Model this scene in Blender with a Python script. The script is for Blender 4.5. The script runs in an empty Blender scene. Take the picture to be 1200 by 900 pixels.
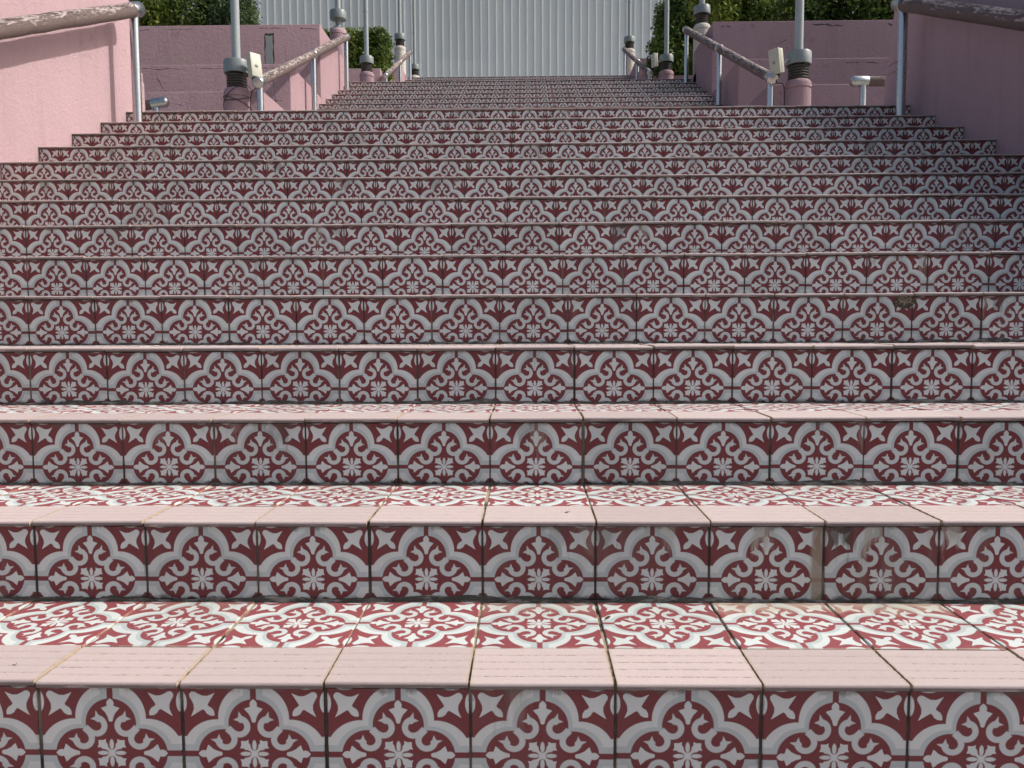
import bpy, bmesh, math, random
import numpy as np
from mathutils import Vector, Matrix, Euler

random.seed(7); rng = np.random.default_rng(7)
scn = bpy.context.scene
COL = scn.collection

# ------------------------------------------------------------------ camera
def setup_camera():
    pitch, yaw, roll = .0739, -.0191, -.0039
    cy, sy, cp, sp = math.cos(yaw), math.sin(yaw), math.cos(pitch), math.sin(pitch)
    right = Vector((cy, -sy, 0)); f0 = Vector((sy, cy, 0)); up = Vector((0, 0, 1))
    fwd = f0*cp - up*sp; upp = f0*sp + up*cp
    c, s = math.cos(roll), math.sin(roll)
    r2 = right*c + upp*s; u2 = -right*s + upp*c
    cam = bpy.data.cameras.new('camera'); ob = bpy.data.objects.new('camera', cam); COL.objects.link(ob)
    cam.sensor_width = 36; cam.lens = 935.33/1200*36; cam.clip_start = .02; cam.clip_end = 2000
    m = Matrix((r2, u2, -fwd)).transposed().to_4x4(); m.translation = (0, -1.0555, .4884)
    ob.matrix_world = m; scn.camera = ob
setup_camera()

# ------------------------------------------------------------------ light
SUN = Vector((.70, .035, .70)).normalized()
w = bpy.data.worlds.new('World'); scn.world = w; w.use_nodes = True
nt = w.node_tree; bg = nt.nodes['Background']
sky = nt.nodes.new('ShaderNodeTexSky'); sky.sky_type = 'NISHITA'; sky.sun_disc = False
sky.sun_elevation = math.asin(SUN.z); sky.sun_rotation = math.atan2(SUN.x, SUN.y)
sky.air_density = .9; sky.dust_density = 4.5; sky.ozone_density = .4
nt.links.new(sky.outputs[0], bg.inputs[0]); bg.inputs[1].default_value = .15
sd = bpy.data.lights.new('sun', 'SUN'); sd.energy = 3.4; sd.angle = math.radians(.55); sd.color = (1, .965, .91)
so = bpy.data.objects.new('sun', sd); COL.objects.link(so)
so.rotation_euler = SUN.to_track_quat('Z', 'Y').to_euler(); so.location = (8, 6, 14)
scn.view_settings.view_transform = 'Standard'; scn.view_settings.look = 'None'
scn.view_settings.gamma = 1; scn.view_settings.exposure = .12; scn.view_settings.use_curve_mapping = False
scn.render.engine = 'CYCLES'
scn.render.resolution_x, scn.render.resolution_y = 1024, 768

# ------------------------------------------------------------------ helpers
def tag(o, label=None, cat=None, group=None, kind=None):
    if label: o['label'] = label
    if cat: o['category'] = cat
    if group: o['group'] = group
    if kind: o['kind'] = kind
    return o
def link(name, me, mat=None, parent=None, loc=None, rot=None):
    o = bpy.data.objects.new(name, me); COL.objects.link(o)
    if mat is not None and me is not None:
        if not len(me.materials): me.materials.append(mat)
    if parent: o.parent = parent
    if loc: o.location = loc
    if rot: o.rotation_euler = rot
    return o
def empty(name, loc=(0, 0, 0), rz=0):
    o = bpy.data.objects.new(name, None); COL.objects.link(o); o.location = loc; o.rotation_euler.z = rz
    o.empty_display_size = .1
    return o
def mesh(name, v, f, smooth=False, uv=None):
    me = bpy.data.meshes.new(name); me.from_pydata([tuple(p) for p in v], [], [tuple(q) for q in f]); me.update()
    if smooth: me.polygons.foreach_set('use_smooth', [True]*len(me.polygons))
    return me
def bm_mesh(bm, name, smooth=False):
    me = bpy.data.meshes.new(name); bm.normal_update(); bm.to_mesh(me); bm.free()
    if smooth: me.polygons.foreach_set('use_smooth', [True]*len(me.polygons))
    return me
def add_box(bm, lo, hi, bevel=0, seg=1, M=None):
    r = bmesh.ops.create_cube(bm, size=1)
    vs = r['verts']
    for v in vs:
        v.co = Vector([lo[i] + (v.co[i]+.5)*(hi[i]-lo[i]) for i in range(3)])
    if bevel:
        es = list({e for v in vs for e in v.link_edges})
        b = bmesh.ops.bevel(bm, geom=es, offset=bevel, segments=seg, affect='EDGES', profile=.5)
        vs = list({v for f in b['faces'] for v in f.verts} | {v for v in vs if v.is_valid})
    if M is not None:
        bmesh.ops.transform(bm, matrix=M, verts=vs)
    return vs
def box_me(name, lo, hi, bevel=0, seg=1):
    bm = bmesh.new(); add_box(bm, lo, hi, bevel, seg); return bm_mesh(bm, name)
def lathe(prof, n=32, close=True):
    """prof: list of (r, z)"""
    v, f = [], []
    for r, z in prof:
        for k in range(n):
            a = 2*math.pi*k/n; v.append((r*math.cos(a), r*math.sin(a), z))
    for i in range(len(prof)-1):
        for k in range(n):
            k2 = (k+1) % n
            f.append((i*n+k, i*n+k2, (i+1)*n+k2, (i+1)*n+k))
    if close:
        f.append(tuple(range(n-1, -1, -1))); f.append(tuple((len(prof)-1)*n+k for k in range(n)))
    return v, f
def smooth_by_angle(me, ang=35):
    me.polygons.foreach_set('use_smooth', [True]*len(me.polygons))
    bm = bmesh.new(); bm.from_mesh(me)
    for e in bm.edges:
        if len(e.link_faces) == 2 and e.calc_face_angle(0) > math.radians(ang): e.smooth = False
    bm.to_mesh(me); bm.free()
    return me
def lathe_me(name, prof, n=32, ang=35):
    v, f = lathe(prof, n); return smooth_by_angle(mesh(name, v, f), ang)
def tube_me(name, pts, r, n=16, caps=True, round_end=False):
    """tube along a polyline; r float or list"""
    pts = [Vector(p) for p in pts]; R = r if isinstance(r, (list, tuple)) else [r]*len(pts)
    v, f = [], []
    T = []
    for i in range(len(pts)):
        a = pts[max(i-1, 0)]; b = pts[min(i+1, len(pts)-1)]; T.append((b-a).normalized())
    ref = Vector((0, 0, 1)) if abs(T[0].z) < .9 else Vector((1, 0, 0))
    for i, p in enumerate(pts):
        x = T[i].cross(ref).normalized(); y = x.cross(T[i]).normalized()
        for k in range(n):
            a = 2*math.pi*k/n; v.append(p + x*(R[i]*math.cos(a)) + y*(R[i]*math.sin(a)))
    for i in range(len(pts)-1):
        for k in range(n):
            k2 = (k+1) % n; f.append((i*n+k, i*n+k2, (i+1)*n+k2, (i+1)*n+k))
    if caps:
        f.append(tuple(range(n-1, -1, -1))); f.append(tuple((len(pts)-1)*n+k for k in range(n)))
    return smooth_by_angle(mesh(name, v, f), 50)

# ------------------------------------------------------------------ node expression helper
class NT:
    def __init__(s, name):
        s.mat = bpy.data.materials.new(name); s.mat.use_nodes = True
        s.t = s.mat.node_tree; s.t.nodes.clear()
        s.out = s.t.nodes.new('ShaderNodeOutputMaterial')
        s.bsdf = s.t.nodes.new('ShaderNodeBsdfPrincipled'); s.t.links.new(s.bsdf.outputs[0], s.out.inputs[0])
    def node(s, typ, **kw):
        n = s.t.nodes.new(typ)
        for k, v in kw.items(): setattr(n, k, v)
        return n
    def setin(s, sock, val):
        if isinstance(val, E): val = val.s
        if hasattr(val, 'is_output'): s.t.links.new(val, sock)
        else: sock.default_value = val
    def m(s, op, *a, clamp=False):
        n = s.t.nodes.new('ShaderNodeMath'); n.operation = op; n.use_clamp = clamp
        for i, x in enumerate(a): s.setin(n.inputs[i], x)
        return E(s, n.outputs[0])
    def ramp(s, fac, pts, mode='LINEAR'):
        n = s.t.nodes.new('ShaderNodeValToRGB'); n.color_ramp.interpolation = mode
        el = n.color_ramp.elements
        while len(el) < len(pts): el.new(.5)
        for e, (p, c) in zip(el, pts):
            e.position = p; e.color = (c, c, c, 1) if not isinstance(c, tuple) else (*c, 1)
        s.setin(n.inputs[0], fac); return n.outputs[0]
    def val(s, sock):  # colour -> float expr
        return s.m('ADD', sock, 0.0)
    def mix(s, fac, a, b, mode='MIX'):
        n = s.t.nodes.new('ShaderNodeMix'); n.data_type = 'RGBA'; n.blend_type = mode
        def c(x): return (*x, 1) if isinstance(x, tuple) and len(x) == 3 else x
        s.setin(n.inputs[0], fac); s.setin(n.inputs[6], c(a)); s.setin(n.inputs[7], c(b))
        return n.outputs[2]
    def noise(s, vec, scale, detail=4, rough=.55, dist=0, col=False):
        n = s.t.nodes.new('ShaderNodeTexNoise'); s.setin(n.inputs['Vector'], vec)
        n.inputs['Scale'].default_value = scale; n.inputs['Detail'].default_value = detail
        n.inputs['Roughness'].default_value = rough; n.inputs['Distortion'].default_value = dist
        return n.outputs['Color'] if col else E(s, n.outputs[0])
    def mapping(s, vec, scale=(1, 1, 1), loc=(0, 0, 0)):
        n = s.t.nodes.new('ShaderNodeMapping'); s.setin(n.inputs[0], vec)
        n.inputs['Scale'].default_value = scale; n.inputs['Location'].default_value = loc
        return n.outputs[0]
    def bump(s, h, strength=.3, dist=.01, normal=None):
        n = s.t.nodes.new('ShaderNodeBump'); n.inputs['Strength'].default_value = strength
        n.inputs['Distance'].default_value = dist; s.setin(n.inputs['Height'], h)
        if normal is not None: s.t.links.new(normal, n.inputs['Normal'])
        s.t.links.new(n.outputs[0], s.bsdf.inputs['Normal']); return n.outputs[0]
    def pos(s): return s.node('ShaderNodeNewGeometry').outputs['Position']
    def sep(s, vec):
        n = s.node('ShaderNodeSeparateXYZ'); s.setin(n.inputs[0], vec)
        return [E(s, o) for o in n.outputs]
    def rand(s): return E(s, s.node('ShaderNodeObjectInfo').outputs['Random'])
    def attr(s, name):
        n = s.node('ShaderNodeAttribute', attribute_type='OBJECT', attribute_name=name); return E(s, n.outputs['Fac'])
    def step(s, d, wdt=.012):  # 1 where d<0
        return s.m('MULTIPLY_ADD', d, -1/wdt, .5, clamp=True)
    def fin(s, color, rough=.5, spec=.5, metal=0):
        s.setin(s.bsdf.inputs['Base Color'], color if not (isinstance(color, tuple)) else (*color, 1))
        s.setin(s.bsdf.inputs['Roughness'], rough)
        s.bsdf.inputs['Specular IOR Level'].default_value = spec; s.setin(s.bsdf.inputs['Metallic'], metal)
        return s.mat
class E:
    def __init__(s, n, sock): s.n, s.s = n, sock
    def __add__(s, o): return s.n.m('ADD', s, o)
    __radd__ = __add__
    def __sub__(s, o): return s.n.m('SUBTRACT', s, o)
    def __rsub__(s, o): return s.n.m('SUBTRACT', o, s)
    def __mul__(s, o): return s.n.m('MULTIPLY', s, o)
    __rmul__ = __mul__
    def __truediv__(s, o): return s.n.m('DIVIDE', s, o)
    def abs(s): return s.n.m('ABSOLUTE', s)
    def sqrt(s): return s.n.m('SQRT', s)
    def min(s, o): return s.n.m('MINIMUM', s, o)
    def max(s, o): return s.n.m('MAXIMUM', s, o)
    def gt(s, o): return s.n.m('GREATER_THAN', s, o)
    def lt(s, o): return s.n.m('LESS_THAN', s, o)
    def clamp(s): return s.n.m('ADD', s, 0.0, clamp=True)

# ------------------------------------------------------------------ materials
def length(x, y): return (x*x + y*y).sqrt()

def tile_print(n, uv, red=(.165, .029, .034)):
    """the printed cement-tile motif; uv is in half-tile units round the tile's centre. Returns a colour socket."""
    x, y, _ = n.sep(uv)
    u, v = x.abs(), y.abs()
    a, b = u.min(v), u.max(v)
    s = (a+b)*.70711; t = (b-a)*.70711
    R = length(a, b)
    dO = (length(a, b-.5135)-.495).min(R-.40).min((a-.25).max(.90-b))
    dM = (length(a, b-.45)-.414).min(R-.40).min((a-.135).max(.70-b))
    dI = (length(a, b-.43)-.355).min(R-.33)
    white = (.60, .64, .61); pale = (.455, .515, .50); mid = (.545, .585, .56)
    def over(c, d, col, extra=None):
        k = n.step(d)
        if extra is not None: k = k*extra
        return n.mix(k, c, col)
    c = n.mix(n.step(dO), red, white)
    c = over(c, dM, pale)
    c = over(c, dI, red)
    # red strokes through the band on both axes
    c = over(c, (a-.042).max(.76-b), red)
    # scroll pair hanging from the cusp
    px, py = a-.207, b-.392
    rl = length(px, py)
    ring = ((rl-.115).abs()-.042).max((px*.906+py*.423) - rl*.26)
    neck = (t-.052).max((s-.43).abs()-.09)
    def cap(ax, ay, bx, by, r0, r1):
        dx, dy = bx-ax, by-ay; L2 = dx*dx+dy*dy
        qx, qy = a-ax, b-ay
        h = ((qx*dx+qy*dy)/L2).clamp()
        return length(qx-h*dx, qy-h*dy) - (r0 + h*(r1-r0))
    scroll = ring.min(neck).min(cap(.178, .488, .208, .605, .044, .002)).min(cap(.188, .498, .280, .490, .040, .002))
    c = over(c, scroll, mid)
    # club-shaped bud on the axis
    wf = n.val(n.ramp(b, [(0, 0), (.445, 0), (.46, .026), (.52, .04), (.58, .07), (.62, .108), (.65, .13), (.666, .08), (.68, .046), (.72, .052), (.755, .038), (.788, 0), (1, 0)]))
    c = over(c, a-wf, white, b.gt(.45)*b.lt(.785))
    # diagonal: centre rosette arm and corner lily
    k = 1/1.4143
    wd = n.val(n.ramp(s*k, [(p_*k, q_) for p_, q_ in [(0, .04), (.06, .06), (.10, .06), (.14, .05), (.17, .055), (.198, .088), (.215, .045), (.262, 0), (.775, .006), (.82, .042), (.87, .054), (.92, .042),
                                                     (.95, .045), (.962, .09), (.98, .17), (.997, .245), (1.012, .20), (1.04, .135), (1.09, .088), (1.15, .066), (1.21, .050), (1.24, .02)]]))
    c = over(c, t-wd, white, (s.lt(.26)).max(s.gt(.778)*s.lt(1.238)))
    e1 = length(a*(1/.056), (b-.122)*(1/.078))-1
    c = over(c, e1*.05, red)
    e2 = length(a*(1/.030), (b-.122)*(1/.074))-1
    c = over(c, e2*.03, white)
    c = over(c, R-.04, white)
    # half ovals on the edges beside the corners
    e3 = length((a-.74)*(1/.15), (b-1.0)*(1/.072))-1
    c = over(c, e3*.08, white)
    return c

def mat_tile(kind):
    n = NT('tile_'+kind)
    uv = n.node('ShaderNodeUVMap').outputs[0]
    P = n.pos()
    # the tread print uses a paler red than the risers
    c = tile_print(n, uv) if kind == 'riser' else tile_print(n, uv, (.27, .062, .068))
    x, y, _ = n.sep(uv)
    rnd = n.rand()
    # printed pigment is a little uneven and each tile differs slightly
    vary = n.noise(P, 9, 5, .6)*.28 + .83 + (rnd-.5)*.20
    c = n.mix(1.0, c, n.mix(vary, (0, 0, 0), (1, 1, 1)), 'MULTIPLY')
    fine = n.noise(P, 260, 3, .7)
    big = n.noise(P, 3.2, 5, .65)
    med = n.noise(P, 38, 6, .7)
    streak = n.noise(n.mapping(P, (40, 40, 5)), 1, 5, .65)
    if kind == 'riser':
        # thin grey film of dirt, water streaks
        film = ((streak-.52)*3.0).clamp()*.30*((big-.35)*2.2).clamp()
        c = n.mix(film, c, (.15, .14, .125))
        # black mould creeping from the foot and from the joints
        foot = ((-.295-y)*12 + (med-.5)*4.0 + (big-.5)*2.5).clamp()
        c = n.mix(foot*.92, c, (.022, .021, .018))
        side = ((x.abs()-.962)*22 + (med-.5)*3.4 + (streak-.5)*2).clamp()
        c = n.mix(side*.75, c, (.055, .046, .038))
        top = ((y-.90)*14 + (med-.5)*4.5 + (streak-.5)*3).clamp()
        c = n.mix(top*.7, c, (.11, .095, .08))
        # lime runs and cement smears on a few marked tiles
        st = n.attr('stain')
        def drip(cx, wd, amt, off):
            sn = n.noise(n.mapping(P, (70, 70, 9), off), 1, 4, .65)
            return ((wd-(x-cx).abs())*9 + (sn-.5)*5).clamp()*((y-.42)*3.4 + (sn-.5)*7 + (med-.5)*2).clamp()*amt
        d1 = drip(n.attr('drip_pale'), .20, st, (0, 0, 0))
        c = n.mix(d1*.75, c, (.40, .375, .31))
        d2 = drip(n.attr('drip_dark'), .26, st, (3, 1, 2))
        c = n.mix(d2*.85, c, (.055, .05, .04))
        c = n.mix(((streak-.45)*4 + (big-.5)*3).clamp()*st*.22, c, (.30, .27, .22))
        sm = n.attr('smear')
        smk = ((x-.74)*14 + (streak-.5)*4).clamp()*sm
        c = n.mix(smk*.85, c, (.26, .21, .15))
        rough = .34 + med*.2 + foot*.3
    else:
        film = ((big-.42)*2.5).clamp()*((med-.35)*2).clamp()*.22
        c = n.mix(film, c, (.36, .33, .28))
        edge = ((x.abs().max(y.abs())-.962)*26 + (med-.5)*2.6).clamp()
        c = n.mix(edge*.75, c, (.46, .40, .29))
        crk = ((n.noise(P, 120, 2, .5)-.69)*12).clamp()
        c = n.mix(crk*.35, c, (.08, .07, .06))
        back = ((y-.90)*10 + (med-.56)*4).clamp()
        c = n.mix(back*.6, c, (.14, .115, .08))
        st = n.attr('stain')
        run = ((med-.45)*4 + (y-.45)*2.2).clamp()*st
        c = n.mix(run*.7, c, (.50, .43, .32))
        rough = .42 + med*.22
    n.bump(fine*.25 + med*.75, .12, .0016)
    return n.fin(c, rough, .42)

def mat_nosing():
    n = NT('nosing_tile'); P = n.pos(); uv = n.node('ShaderNodeUVMap').outputs[0]
    x, y, _ = n.sep(uv); rnd = n.rand()
    base = n.mix(n.noise(P, 70, 6, .7), (.45, .36, .34), (.55, .455, .43))
    base = n.mix((n.noise(P, 420, 2, .6)-.35)*1.1, base, (.63, .54, .515))
    base = n.mix(1.0, base, n.mix(.86+rnd*.18, (0, 0, 0), (1, 1, 1)), 'MULTIPLY')
    # dirt caught in the anti-slip grooves: broken dashes
    dash = n.noise(n.mapping(P, (105, 26, 26)), 1, 4, .75)
    fr = n.m('FRACT', y*5.0+.5)
    groove = n.step((fr-.5).abs()-.045, .05)*(y.gt(.1))*(y.lt(.92))*(x.abs().lt(.92))
    c = n.mix(groove*((dash-.555+rnd*.13)*10).clamp()*.9, base, (.10, .065, .05))
    fine_d = n.noise(n.mapping(P, (60, 420, 420), (1, 3, 2)), 1, 3, .7)
    c = n.mix(((fine_d-.62)*9).clamp()*.35*(y.gt(.05)), c, (.30, .21, .17))
    c = n.mix(((n.noise(P, 16, 5, .7)-.55)*3).clamp()*.35, c, (.36, .29, .25))
    ed = ((x.abs()-.965)*26 + (n.noise(P, 60, 4, .7)-.5)*2.4).clamp()
    c = n.mix(ed*.7, c, (.42, .33, .23))
    # grime on the thin front edge
    fm = ((-.02-y)*30).clamp()*((n.noise(n.mapping(P, (14, 60, 90)), 1, 5, .7)-.28)*5).clamp()
    c = n.mix(fm*.75, c, (.085, .07, .06))
    c = n.mix(n.step((fr-.5).abs()-.05, .06)*(y.gt(.1))*(y.lt(.92))*.42, c, (.34, .255, .22))
    wear = ((n.noise(n.mapping(P, (5, 14, 1)), 1, 5, .7)-.5)*3).clamp()
    c = n.mix(wear*.28, c, (.42, .34, .31))
    n.bump(n.noise(P, 330, 3, .6), .18, .0015)
    return n.fin(c, .72, .25)

def mat_grout(kind):
    n = NT('grout_'+kind); P = n.pos()
    if kind == 'riser':
        c = n.mix(n.noise(P, 60, 5, .7), (.020, .018, .016), (.115, .098, .08))
        c = n.mix(((n.noise(n.mapping(P, (30, 30, 9)), 1, 4, .6)-.48)*6).clamp()*.8, c, (.24, .195, .15))
    else:
        c = n.mix(n.noise(P, 90, 5, .7), (.20, .15, .095), (.50, .42, .30))
        c = n.mix(((n.noise(P, 11, 5, .7)-.47)*7).clamp(), c, (.03, .026, .022))
    n.bump(n.noise(P, 160, 4, .7), .6, .004)
    return n.fin(c, .95, .1)

def mat_fillet():
    n = NT('mouldy_mortar'); P = n.pos()
    c = n.mix(n.noise(n.mapping(P, (30, 90, 90)), 1, 6, .75), (.012, .011, .0095), (.14, .13, .11))
    c = n.mix(((n.noise(n.mapping(P, (24, 90, 90)), 1, 5, .75)-.49)*7).clamp()*.85, c, (.30, .285, .25))
    n.bump(n.noise(P, 220, 5, .75), .7, .004)
    return n.fin(c, .95, .1)

def mat_stucco(name, base, dirty=1.0):
    n = NT(name); P = n.pos()
    lo = tuple(v*.86 for v in base)
    c = n.mix(n.noise(P, 2.1, 6, .65), lo, base)
    fade = ((n.noise(n.mapping(P, (1.2, 1.2, .5), (4, 2, 7)), 1, 5, .6)-.45)*3).clamp()
    c = n.mix(fade*.28, c, tuple(min(1, v*1.12+.04) for v in base))
    streak = n.noise(n.mapping(P, (9, 9, .9)), 1, 6, .68)
    c = n.mix(((streak-.52)*3.2).clamp()*.30*dirty, c, (.20, .135, .14))
    blot = n.noise(P, 4.3, 7, .75, .6)
    c = n.mix(((blot-.60)*7).clamp()*.34*dirty, c, (.14, .10, .10))
    spots = n.noise(P, 24, 4, .7)
    c = n.mix(((spots-.69)*14).clamp()*.75*dirty, c, (.07, .052, .055))
    h = n.noise(P, 95, 5, .72) + n.noise(P, 32, 3, .6)*.8
    n.bump(h, .8, .012)
    return n.fin(c, .9, .15)

def mat_paint(name, base, rough=.45, dirt=.4, metal=0, scale=14):
    n = NT(name); P = n.pos()
    c = n.mix(n.noise(P, scale, 5, .65), tuple(v*.82 for v in base), base)
    c = n.mix(((n.noise(P, scale*.5, 6, .75)-.55)*5).clamp()*dirt, c, tuple(v*.35+.02 for v in base))
    n.bump(n.noise(P, 70, 3, .6), .12, .002)
    return n.fin(c, rough, .4, metal)

def mat_rail():
    """brown paint flaking off a pale undercoat along the weathered upper side"""
    n = NT('peeling_brown_paint'); P = n.pos()
    ob = n.node('ShaderNodeTexCoord').outputs['Object']
    x, y, z = n.sep(ob)
    brown = n.mix(n.noise(P, 30, 5, .7), (.088, .064, .059), (.155, .115, .107))
    fl = n.noise(n.mapping(ob, (42, 9, 42)), 1, 6, .68, .9)
    k = ((fl-.50)*13 + (z-.022)*40).clamp()*((z+.008)*120).clamp()
    c = n.mix(k, brown, n.mix(n.noise(P, 90, 4, .6), (.28, .23, .215), (.46, .395, .37)))
    cr = n.noise(n.mapping(ob, (60, 14, 60), (5, 2, 1)), 1, 5, .7, .7)
    c = n.mix(((cr-.50)*13).clamp()*((z-.006)*60).clamp()*.85, c, (.045, .032, .028))
    n.bump(fl*.6+cr*.4, .5, .006)
    return n.fin(c, .75, .25)

def mat_steel():
    n = NT('brushed_steel'); P = n.pos()
    c = n.mix(n.noise(P, 25, 4, .6), (.40, .41, .405), (.55, .555, .545))
    rough = n.noise(P, 18, 4, .6)*.16+.20
    return n.fin(c, rough, .5, 1.0)

def mat_leaf(name, c1, c2, c3):
    n = NT(name)
    at = n.node('ShaderNodeAttribute', attribute_type='GEOMETRY', attribute_name='leaf_tone')
    c = n.ramp(E(n, at.outputs['Fac']), [(0, c1), (.55, c2), (1, c3)])
    tr = n.node('ShaderNodeBsdfTranslucent'); n.setin(tr.inputs[0], n.mix(.5, c, (.20, .26, .03)))
    n.fin(c, .55, .3)
    mx = n.node('ShaderNodeMixShader'); mx.inputs[0].default_value = .28
    n.t.links.new(n.bsdf.outputs[0], mx.inputs[1]); n.t.links.new(tr.outputs[0], mx.inputs[2])
    n.t.links.new(mx.outputs[0], n.out.inputs[0])
    return n.mat

def mat_metal_sheet():
    n = NT('painted_sheet_metal'); P = n.pos()
    rnd = n.rand()
    c = n.mix(n.noise(n.mapping(P, (5, 5, .35)), 1, 5, .6), (.70, .725, .705), (.78, .80, .785))
    c = n.mix(1.0, c, n.mix(.93+rnd*.1, (0, 0, 0), (1, 1, 1)), 'MULTIPLY')
    c = n.mix(((n.noise(n.mapping(P, (7, 7, .6), (2, 5, 1)), 1, 6, .7)-.54)*4).clamp()*.22, c, (.25, .24, .20))
    rs = n.noise(n.mapping(P, (26, 26, 1.1), (9, 1, 4)), 1, 5, .7)
    c = n.mix(((rs-.66)*9).clamp()*.4, c, (.23, .17, .12))
    return n.fin(c, .5, .35, 0)

def mat_ground(name, a, b, sc=6):
    n = NT(name); P = n.pos()
    c = n.mix(n.noise(P, sc, 7, .7), a, b)
    c = n.mix(((n.noise(P, sc*5, 5, .7)-.55)*4).clamp()*.5, c, tuple(v*.4 for v in a))
    n.bump(n.noise(P, sc*14, 5, .7), .5, .01)
    return n.fin(c, .95, .1)

M = {}
M['riser'] = mat_tile('riser'); M['tread'] = mat_tile('tread'); M['nosing'] = mat_nosing()
M['grout_r'] = mat_grout('riser'); M['grout_t'] = mat_grout('tread')
M['fillet'] = mat_fillet()
M['pink'] = mat_stucco('pink_stucco', (.475, .33, .352), 1.0)
M['pink_old'] = mat_stucco('weathered_pink_stucco', (.37, .25, .275), 1.5)
M['cream'] = mat_stucco('cream_stucco', (.62, .585, .52), .6)
M['rail'] = mat_rail(); M['steel'] = mat_steel()
M['grey'] = mat_paint('grey_green_enamel', (.21, .245, .245), .42, .35)
M['pole'] = mat_paint('pale_grey_enamel', (.33, .37, .375), .4, .2)
M['dark'] = mat_paint('dark_rubber', (.085, .08, .072), .6, .4)
M['box'] = mat_paint('beige_plastic', (.50, .50, .41), .5, .25)
M['cable'] = mat_paint('black_cable', (.02, .018, .018), .6, 0)
M['cement'] = mat_ground('grey_cement', (.36, .375, .36), (.48, .49, .47), 20)
M['pave'] = mat_ground('concrete_paving', (.28, .26, .24), (.40, .38, .35), 4)
M['soil'] = mat_ground('dry_soil', (.07, .05, .035), (.16, .12, .085), 14)
M['slope'] = mat_ground('grassy_bank', (.05, .07, .025), (.12, .13, .05), 9)
M['sheet'] = mat_metal_sheet()
M['leaf'] = mat_leaf('dark_leaf', (.018, .036, .011), (.062, .115, .024), (.20, .28, .055))
M['leaf_yellow'] = mat_leaf('yellow_green_leaf', (.034, .058, .012), (.11, .175, .028), (.34, .38, .07))
M['leaf_blue'] = mat_leaf('grey_green_needles', (.022, .042, .020), (.055, .095, .045), (.13, .19, .09))
M['wood'] = mat_paint('bark', (.09, .065, .045), .9, .5)
M['straw'] = mat_paint('dry_straw', (.34, .29, .19), .9, .2)
M['hole'] = mat_ground('broken_mortar', (.03, .027, .022), (.16, .14, .11), 60)

# ------------------------------------------------------------------ stairs
T = .2; D = .32172; R = .14413; X0 = -.0805
G = .0042      # joint
OV = .007      # overhang of the nosing over the riser
ND = .119      # nosing depth
RTOP, RBOT = .0955, -.037   # riser tile, about the motif's centre (0.104 below the nosing)

def set_uv(me, fn):
    uvl = me.uv_layers.new(name='UVMap')
    for p in me.polygons:
        for li in p.loop_indices:
            uvl.data[li].uv = fn(me.vertices[me.loops[li].vertex_index].co)
cache = {}
def riser_me(x0, x1):
    k = ('r', round(x0, 4), round(x1, 4))
    if k not in cache:
        b = .0012; z0, z1 = RBOT, RTOP
        v = [(x0, b, z0), (x1, b, z0), (x1, b, z1), (x0, b, z1), (x0+b, 0, z0+b), (x1-b, 0, z0+b), (x1-b, 0, z1-b), (x0+b, 0, z1-b),
             (x0, .008, z0), (x1, .008, z0), (x1, .008, z1), (x0, .008, z1)]
        f = [(4, 5, 6, 7), (0, 1, 5, 4), (1, 2, 6, 5), (2, 3, 7, 6), (3, 0, 4, 7), (8, 9, 1, 0), (9, 10, 2, 1), (10, 11, 3, 2), (11, 8, 0, 3)]
        me = mesh('riser_tile', v, f); set_uv(me, lambda c: (c.x/.1, c.z/.1)); me.materials.append(M['riser']); cache[k] = me
    return cache[k]
def tread_me(x0, x1):
    k = ('t', round(x0, 4), round(x1, 4))
    if k not in cache:
        b = .0012; y0, y1 = -.0985, .0985
        v = [(x0, y0, -b), (x1, y0, -b), (x1, y1, -b), (x0, y1, -b), (x0+b, y0+b, 0), (x1-b, y0+b, 0), (x1-b, y1-b, 0), (x0+b, y1-b, 0),
             (x0, y0, -.008), (x1, y0, -.008), (x1, y1, -.008), (x0, y1, -.008)]
        f = [(4, 5, 6, 7), (0, 1, 5, 4), (1, 2, 6, 5), (2, 3, 7, 6), (3, 0, 4, 7), (8, 9, 1, 0), (9, 10, 2, 1), (10, 11, 3, 2), (11, 8, 0, 3)]
        me = mesh('tread_tile', v, f); set_uv(me, lambda c: (c.x/.1, c.y/.1)); me.materials.append(M['tread']); cache[k] = me
    return cache[k]
def nosing_me(x0, x1, var=0):
    k = ('n', round(x0, 4), round(x1, 4), var)
    if k not in cache:
        # profile in (y, z): rounded nose, four shallow anti-slip grooves
        p = [(OV+.004, -.0092), (.0012, -.0092), (0, -.0082), (0, -.0052), (0, -.0030), (.0005, -.0016), (.0015, -.0005), (.0034, 0)]
        gd = .0009
        for q in range(1, 5):
            yc = ND*(.2*q)
            p += [(yc-.0034, 0), (yc-.0016, -gd), (yc+.0016, -gd), (yc+.0034, 0)]
        p += [(ND-.001, 0), (ND, -.001), (ND, -.008)]
        m_ = len(p); v = [(x0, *q) for q in p] + [(x1, *q) for q in p]
        f = [(i, m_+i, m_+i+1, i+1) for i in range(m_-1)]
        f += [tuple(range(m_)), tuple(range(2*m_-1, m_-1, -1))]
        me = mesh('nosing_tile', v, f)
        bm = bmesh.new(); bm.from_mesh(me); bmesh.ops.recalc_face_normals(bm, faces=bm.faces); bm.to_mesh(me); bm.free()
        hw = (x1-x0)/2; xc = (x0+x1)/2
        set_uv(me, lambda c: ((c.x-xc)/.1*(.1/hw), c.y/ND if c.z > -.0050 else (-.06 if c.z > -.006 else -.1))); me.materials.append(M['nosing']); cache[k] = me
    return cache[k]

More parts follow.
